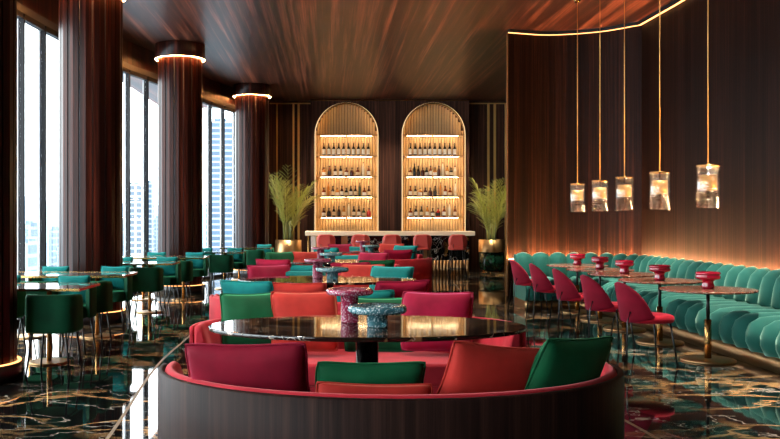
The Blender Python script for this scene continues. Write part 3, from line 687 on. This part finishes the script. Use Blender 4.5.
EX = {(0, 0, 0): dict(w=.56, turn=.30, roll=.04, h=.47, out=.04), (0, 0, 1): dict(w=.48, turn=0, out=.20), (0, 0, 2): dict(w=.46, turn=.72, roll=-.14, h=.46, out=.11), (0, 0, 3): dict(w=.50, turn=.80, roll=-.07, h=.46, out=-.0),
      (0, 1, 0): dict(w=.44, turn=.4), (0, 1, 1): dict(w=.48, turn=.25, out=.24), (0, 1, 2): dict(w=.52, turn=.2), (0, 1, 3): dict(w=.52, turn=.3)}
for (k, far), items in CU.items():
    xc = BX[k]+(.05 if (k, far) == (0, 0) else -.05 if (k, far) == (0, 1) else 0); y0 = BY[k]+(.80 if far else -.82); sg = 1 if far else -1
    for i, (dx, mt, top, lb) in enumerate(items):
        a_, b_ = A_-.20, B_-.20
        s_ = max(-1, min(1, dx/(a_+.03))); th_ = math.asin(s_)*.97
        nn = Vector((-math.sin(th_)/A_, math.cos(th_)/B_)).normalized()     # inward normal for the unflipped sofa
        px = a_*math.sin(th_); py = -b_*math.cos(th_)
        ex = EX.get((k, far, i), {})
        ang = math.atan2(-nn.x, nn.y)*ex.get('turn', .55)                    # cushions face the table more than the curve does
        nv = Vector((-math.sin(ang), math.cos(ang)*(-1 if far else 1))); nv = Vector((-math.sin(ang), math.cos(ang))) if not far else Vector((-math.sin(ang), -math.cos(ang)))
        P = Vector((xc+px, y0-py if far else y0+py))+nv*ex.get('out', (.03, .15, .03, .10)[i])
        yaw = math.atan2(nv.y, nv.x)+PI/2
        hh = min(ex.get('h', .46), (top-.418)/.93)
        cushion((P[0], P[1], top-hh/2*.93), yaw, -ex.get('lean', .42), M['raspberry' if mt == 'crimson' and (k, far) != (0, 0) else mt], lb, 'cushions on the curved sofas', h=hh, w_=ex.get('w', .54), roll=ex.get('roll', 0))
cushion((.19, 3.715, .612), 0, -.30, M['coral'], 'low coral cushion peeking over the middle of the foreground sofa back', 'cushions on the curved sofas', w_=.50, h=.20, th=.10, roll=.02)

# ---------------------------------------------------------------- window tables with green chairs
def window_table(xr, yn, L, label):
    t = thing('window_table', label, 'table', (xr-L/2, yn+.38, 0), 0, 'long tables by the windows')
    MB().box(-L/2+.006, L/2-.006, -.374, .374, .728, .75).build('tabletop', M['pale_top'], t)
    o = [(-L/2, -.38), (L/2, -.38), (L/2, .38), (-L/2, .38)]; i = [(x*(1-.006/(L/2)), y*(1-.006/.38)) for x, y in o]
    MB().loft([[(p[0], p[1], .726), (p[0], p[1], .752), (q[0], q[1], .752), (q[0], q[1], .726)] for p, q in zip(o, i)], smooth=False, loop=True).build('brass_edge', M['brass'], t)
    for s_ in (-1, 1):
        x = s_*(L/2-.40)
        p = MB().lathe([(.024, .018), (.024, .727)], 16, (x, 0, 0)).build('leg', M['brass'], t)
        MB().lathe([(.20, 0), (.20, .012), (.19, .018)], 32, (x, 0, 0)).build('base_disc', M['satin_brass'], p)
    return t
TB = [(-2.33, 8.24, 1.6), (-2.36, 10.14, 1.6), (-2.29, 12.9, 1.5), (-2.12, 14.95, 1.5), (-1.69, 17.4, 1.5), (-1.31, 20.0, 1.15)]
TBL = ['window table nearest the viewer', 'second window table from the viewer', 'third window table from the viewer', 'fourth window table from the viewer', 'fifth window table from the viewer', 'window table farthest from the viewer']
for (xr, yn, L), lb in zip(TB, TBL): window_table(xr, yn, L, 'brass edged long table with glossy top, '+lb)
def sup(th, a, b_, p=.55):
    s_, c_ = math.sin(th), math.cos(th)
    return Vector((a*math.copysign(abs(s_)**p, s_), -b_*math.copysign(abs(c_)**p, c_)))
def make_barrel(label):
    t = thing('barrel_chair', label, 'chair', (0, 0, 0), 0, 'green barrel chairs by the windows')    # sitter faces +y
    prof = [(0, .375), (-.004, .40), (-.004, .69), (.008, .72), (.028, .722), (.045, .705), (.05, .66), (.05, .39)]
    rings = []
    n = 44; T = math.radians(112)
    for k in range(n+1):
        th = -T+2*T*k/n; P = sup(th, .228, .245); Q = sup(th, .180, .197); d = (Q-P).normalized() if (Q-P).length > 1e-6 else Vector((0, 1))
        e = abs(th)/T; low = .03*max(0, (e-.7)/.3)
        rings.append([(P.x+d.x*u, P.y+d.y*u, z-(low if z > .6 else 0)) for u, z in prof])
    MB().loft(rings).build('backrest', M['chair_green'], t)
    rr_ = rounded_rect(.355, .40, .10)
    MB().loft([[(x*s_, y*s_+.025, z) for x, y in rr_] for s_, z in ((.96, .375), (1, .39), (1, .47), (.97, .495), (.9, .503))]).build('seat', M['chair_green'], t)
    for sx in (-1, 1):
        for sy in (-1, 1): MB().tube([(sx*.15, sy*.16, .378), (sx*.195, sy*.205, 0)], .0095, 8).build('leg', M['black'], t)
    return t
NEARC = [(-2.525, 8.13, 0), (-2.67, 9.86, 1), (-2.62, 12.68, 2), (-2.50, 14.70, 3), (-2.08, 17.15, 4), (-1.66, 19.75, 5)]
FARC = [(-2.70, 9.28, 0), (-3.45, 9.28, 0), (-2.73, 11.14, 1), (-3.48, 11.14, 1), (-2.57, 13.93, 2), (-3.28, 13.93, 2), (-2.42, 15.96, 3), (-3.12, 15.96, 3), (-1.95, 18.42, 4), (-2.6, 18.42, 4), (-1.52, 21.0, 5)]
CH0 = None
TSH = ['nearest', 'second', 'third', 'fourth', 'fifth', 'farthest']
for x, y, k in NEARC:
    lb = 'green barrel chair, its back to the viewer, at the %s window table' % TSH[k]
    if CH0 is None: CH0 = make_barrel(lb); CH0.location = (x, y, 0)
    else: dup(CH0, (x, y, 0), 0, lb)
cnt = {}
for x, y, k in FARC:
    j = cnt.get(k, 0); cnt[k] = j+1; wh = 'aisle' if j == 0 else 'window'
    dup(CH0, (x, y, 0), PI, 'green barrel chair facing the viewer, %s side of the %s window table' % (wh, TSH[k]))
    cushion((x, y+.078, .660), 0, -.16, M['teal'], 'teal cushion on the chair at the far %s side of the %s window table' % (wh, TSH[k]), 'teal cushions on the green chairs', w_=.345, h=.30, th=.12)
# one more chair hidden partly behind the near column
dup(CH0, (-3.22, 9.86, 0), 0, 'green barrel chair at the window end of the second window table, back to the viewer')

# ---------------------------------------------------------------- banquette
def bench_path():
    pts = []; xb, yc, R_ = 4.95, 13.30, 1.20; y = 6.2
    L1 = yc-y; L2 = R_*PI/2; L3 = .70
    def at(s_):
        if s_ < L1: return Vector((xb, y+s_)), Vector((-1, 0))
        s2 = s_-L1
        if s2 < L2: a = s2/R_; return Vector((xb-R_+R_*math.cos(a), yc+R_*math.sin(a))), Vector((-math.cos(a), -math.sin(a)))
        return Vector((xb-R_-(s2-L2), yc+R_)), Vector((0, -1))
    return at, L1+L2+L3
at_, BL = bench_path()
NCH = 34
def channelled(prof, amp, q=10):
    """prof: list of (u, z, nu, nz) with outward direction; pillowed into channels along the bench"""
    rings = []
    for c in range(NCH):
        for k in range(q):
            f = k/q; P, nv = at_((c+f)*BL/NCH); bu = amp*((max(0, math.sin(PI*f)))**.6-.60)
            rings.append([(P.x+nv.x*(u+nu*bu), P.y+nv.y*(u+nu*bu), z+nz*bu) for u, z, nu, nz in prof])
    P, nv = at_(BL); rings.append([(P.x+nv.x*u, P.y+nv.y*u, z) for u, z, a, b_ in prof])
    return MB().loft(rings)
t = thing('banquette', 'long channelled green velvet bench curving along the right wall', 'bench')
back = [(.02, .14, 0, 0), (.02, .74, 0, 0), (.04, .80, -.3, .8), (.09, .835, -.1, 1), (.16, .825, .5, .8), (.215, .77, 1, .4), (.245, .68, 1, .15), (.265, .56, 1, .1), (.275, .46, 1, 0), (.25, .40, 0, 0), (.25, .14, 0, 0)]
channelled(back, .075).build('backrest', M['banquette'], t)
seat = [(.26, .14, 0, 0), (.262, .42, 0, .2), (.32, .455, .0, 1), (.52, .46, 0, 1), (.70, .455, 0, 1), (.83, .44, .4, 1), (.91, .395, 1, .6), (.945, .32, 1, .1), (.945, .24, 1, -.1), (.91, .165, .8, -.5), (.85, .14, 0, 0)]
channelled(seat, .085).build('seat', M['banquette'], t)
pl = []
for k in range(121):
    P, nv = at_(BL*k/120); pl.append([(P.x+nv.x*u, P.y+nv.y*u, z) for u, z in ((.06, 0), (.06, .138), (.86, .138), (.86, 0))])
MB().loft(pl).build('plinth', M['satin_brass'], t)
# warm strip fixed to the wall behind the bench, washing the wall
pr3 = [p for p in path_r if p[1] > 6.1]; pr3.insert(0, (5.385, 6.1))
t = struct(thing('trim_15', 'wall ledge with a warm light strip behind the bench', 'light trim'))
MB().prism(pr3+list(reversed(offset_path(pr3, .11))), .66, .70).build('ledge', M['frame'], t)
MB().prism(offset_path(pr3, .06)+list(reversed(offset_path(pr3, .10))), .7005, .706).build('light_strip', M['led_seat'], t)

# ---------------------------------------------------------------- small round tables, vases, pendants, crimson chairs
RT = [8.73, 10.0, 11.19, 12.2, 13.3]; RX = 3.77
def round_table(label):
    t = thing('round_table', label, 'table', (0, 0, 0), 0, 'small round tables along the bench')
    MB().lathe([(.44, .692), (.455, .696), (.455, .708), (.45, .712)], 56).build('tabletop', M['rust_marble'], t)
    MB().lathe([(.017, .40), (.017, .692)], 16).build('upper_pole', M['black'], t)
    MB().lathe([(.033, .02), (.033, .41), (.020, .412)], 20).build('brass_sleeve', M['brass'], t)
    MB().lathe([(.26, 0), (.26, .014), (.25, .022), (.05, .026)], 40).build('base_disc', M['satin_brass'], t)
    return t
PO = ['nearest the viewer', 'second from the viewer', 'third from the viewer', 'fourth from the viewer', 'farthest from the viewer']
r0 = None
vm = MB().lathe([(.046, 0), (.058, .006), (.062, .03), (.052, .055), (.052, .075), (.068, .09), (.105, .098), (.118, .112), (.118, .128), (.108, .140), (.118, .150), (.116, .164), (.10, .170), (.07, .160), (.03, .10), (.0, .098)], 36, caps=False)
vm.add([(.046*math.cos(2*PI*k/36), .046*math.sin(2*PI*k/36), 0) for k in range(36)], [tuple(reversed(range(36)))])
v0 = None
for k, y in enumerate(RT):
    lb = 'small round rust marble table on brass stem, '+PO[k]
    if r0 is None: r0 = round_table(lb); r0.location = (RX, y, 0)
    else: dup(r0, (RX, y, 0), 0, lb)
    vl = 'crimson spool shaped vase on the round table '+PO[k]
    if v0 is None: v0 = tag(vm.build('spool_vase', M['red_vase'], None, (RX, y, .7125)), vl, 'vase', 'crimson vases on the round tables')
    else: c = v0.copy(); COL.objects.link(c); c.location = (RX, y, .7125); c['label'] = vl
# pendants
m, n, l, b = new_mat('seeded_glass'); n.remove(b)
v = tex_coords(n, l, (1, 1, 1)); vo = n.new('ShaderNodeTexVoronoi'); vo.inputs['Scale'].default_value = 55; l.new(v, vo.inputs['Vector'])
bu = n.new('ShaderNodeBump'); bu.inputs['Strength'].default_value = .35; bu.inputs['Distance'].default_value = .01; l.new(vo.outputs['Distance'], bu.inputs['Height'])
tr = n.new('ShaderNodeBsdfTransparent'); tr.inputs[0].default_value = (.96, .95, .94, 1)
gl_ = n.new('ShaderNodeBsdfGlossy'); gl_.inputs['Roughness'].default_value = .06; l.new(bu.outputs[0], gl_.inputs['Normal'])
tl = n.new('ShaderNodeBsdfTranslucent'); tl.inputs[0].default_value = (.95, .92, .9, 1)
lw = n.new('ShaderNodeLayerWeight'); lw.inputs[0].default_value = .5; l.new(bu.outputs[0], lw.inputs['Normal'])
m1 = n.new('ShaderNodeMixShader'); l.new(mathn(n, l, 'ADD', mathn(n, l, 'MULTIPLY', mathn(n, l, 'POWER', lw.outputs['Facing'], 2.2), .85), .09), m1.inputs[0]); l.new(tr.outputs[0], m1.inputs[1]); l.new(gl_.outputs[0], m1.inputs[2])
fk = ramp(n, l, vo.outputs['Distance'], [(.10, (.9, .9, .9)), (.17, (.012, .012, .012))])
m2 = n.new('ShaderNodeMixShader'); l.new(fk, m2.inputs[0]); l.new(m1.outputs[0], m2.inputs[1]); l.new(tl.outputs[0], m2.inputs[2])
l.new(m2.outputs[0], n['Material Output'].inputs[0]); M['seeded'] = m
M['core'] = plain('glowing_brass', lin((214, 160, 84)), .3, .7, emis=(1, .60, .25), estr=.45)
M['bulb'] = emit('pendant_bulb', (1, .82, .60), 5)
def pendant(label):
    t = thing('pendant_lamp', label, 'pendant lamp', (0, 0, 0), 0, 'glass cylinder pendants over the bench tables')
    MB().lathe([(.0, CEIL-.075), (.03, CEIL-.07), (.05, CEIL-.045), (.058, CEIL-.004)], 24, caps=False).build('canopy', M['brass'], t)
    MB().tube([(0, 0, 1.94), (0, 0, CEIL-.07)], .0055, 8).build('rod', M['trim_brass'], t)
    MB().loft([[(r*math.cos(2*PI*k/40), r*math.sin(2*PI*k/40), z) for k in range(40)] for r, z in ((.107, 1.515), (.107, 1.94), (.098, 1.94), (.098, 1.515))], loop=True).build('glass_shade', M['seeded'], t)
    MB().lathe([(.084, 1.69), (.084, 1.84)], 32).build('brass_core', M['core'], t)
    MB().tube([(0, 0, 1.53), (0, 0, 1.938)], .012, 10).build('inner_stem', M['chrome'], t)
    MB().loft([[(r*math.cos(2*PI*k/40), r*math.sin(2*PI*k/40), z) for k in range(40)] for r, z in ((.092, 1.925), (.109, 1.925), (.109, 1.942), (.092, 1.942))], loop=True).build('top_rim', M['brass'], t)
    return t
p0 = None
for k, y in enumerate(RT):
    lb = 'glass cylinder pendant on a thin brass rod, '+PO[k]
    if p0 is None: p0 = pendant(lb); p0.location = (RX, y, 0)
    else: dup(p0, (RX, y, 0), 0, lb)
# crimson shell chairs
def make_shell(label):
    t = thing('shell_chair', label, 'chair', (0, 0, 0), 0, 'crimson shell chairs facing the bench')       # sitter faces +y
    n = 40; T = math.radians(90); inner, outer = [], []; K = 9
    def p(th, q, off):
        e = abs(th)/T; zt = .785-.33*e**2.3; zb = .415+.05*e**2.0
        if zt < zb+.012: zt = zb+.012
        z = zb+(zt-zb)*q; fl_ = .07*((z-.415)/.37)
        a_, b_ = .215+fl_*.35-off, .205+fl_-off
        return (a_*math.sin(th), -b_*math.cos(th), z)
    rings = []
    for k in range(n+1):
        th = -T+2*T*k/n
        o = [p(th, q/K, 0) for q in range(K+1)]; i = [p(th, q/K, .042) for q in range(K+1)]
        top = [((o[-1][0]+i[-1][0])/2, (o[-1][1]+i[-1][1])/2, o[-1][2]+.012)]; bot = [((o[0][0]+i[0][0])/2, (o[0][1]+i[0][1])/2, o[0][2]-.010)]
        rings.append(o+top+list(reversed(i))+bot)
    MB().loft(rings).build('shell_back', M['crimson'], t)
    rr_ = [(x, y+.055) for x, y in rounded_rect(.43, .46, .18, 8)]
    MB().loft([[(x*s_, (y-.055)*s_+.055, z) for x, y in rr_] for s_, z in ((.88, .405), (.97, .415), (1, .44), (.98, .468), (.86, .482))]).build('seat', M['coral'] if False else M['seat_pad'], t)
    for sx in (-1, 1):
        MB().tube([(sx*.15, .20, .41), (sx*.19, .25, 0)], .009, 8).build('leg', M['black'], t)
        MB().tube([(sx*.13, -.20, .52), (sx*.135, -.235, .42), (sx*.19, -.27, 0)], .009, 8).build('leg', M['black'], t)
    return t
M['seat_pad'] = velvet('red_seat_velvet', (176, 24, 44), (255, 130, 150))
c0 = None
for k, y in enumerate([8.55, 9.65, 10.85, 12.1, 13.35]):
    lb = 'crimson shell chair facing the bench, '+PO[k]
    rz = -PI/2+[.16, .12, .06, .04, .0][k]
    if c0 is None: c0 = make_shell(lb); c0.location = (3.06, y, 0); c0.rotation_euler = (0, 0, rz)
    else: dup(c0, (3.04, y, 0), rz, lb)
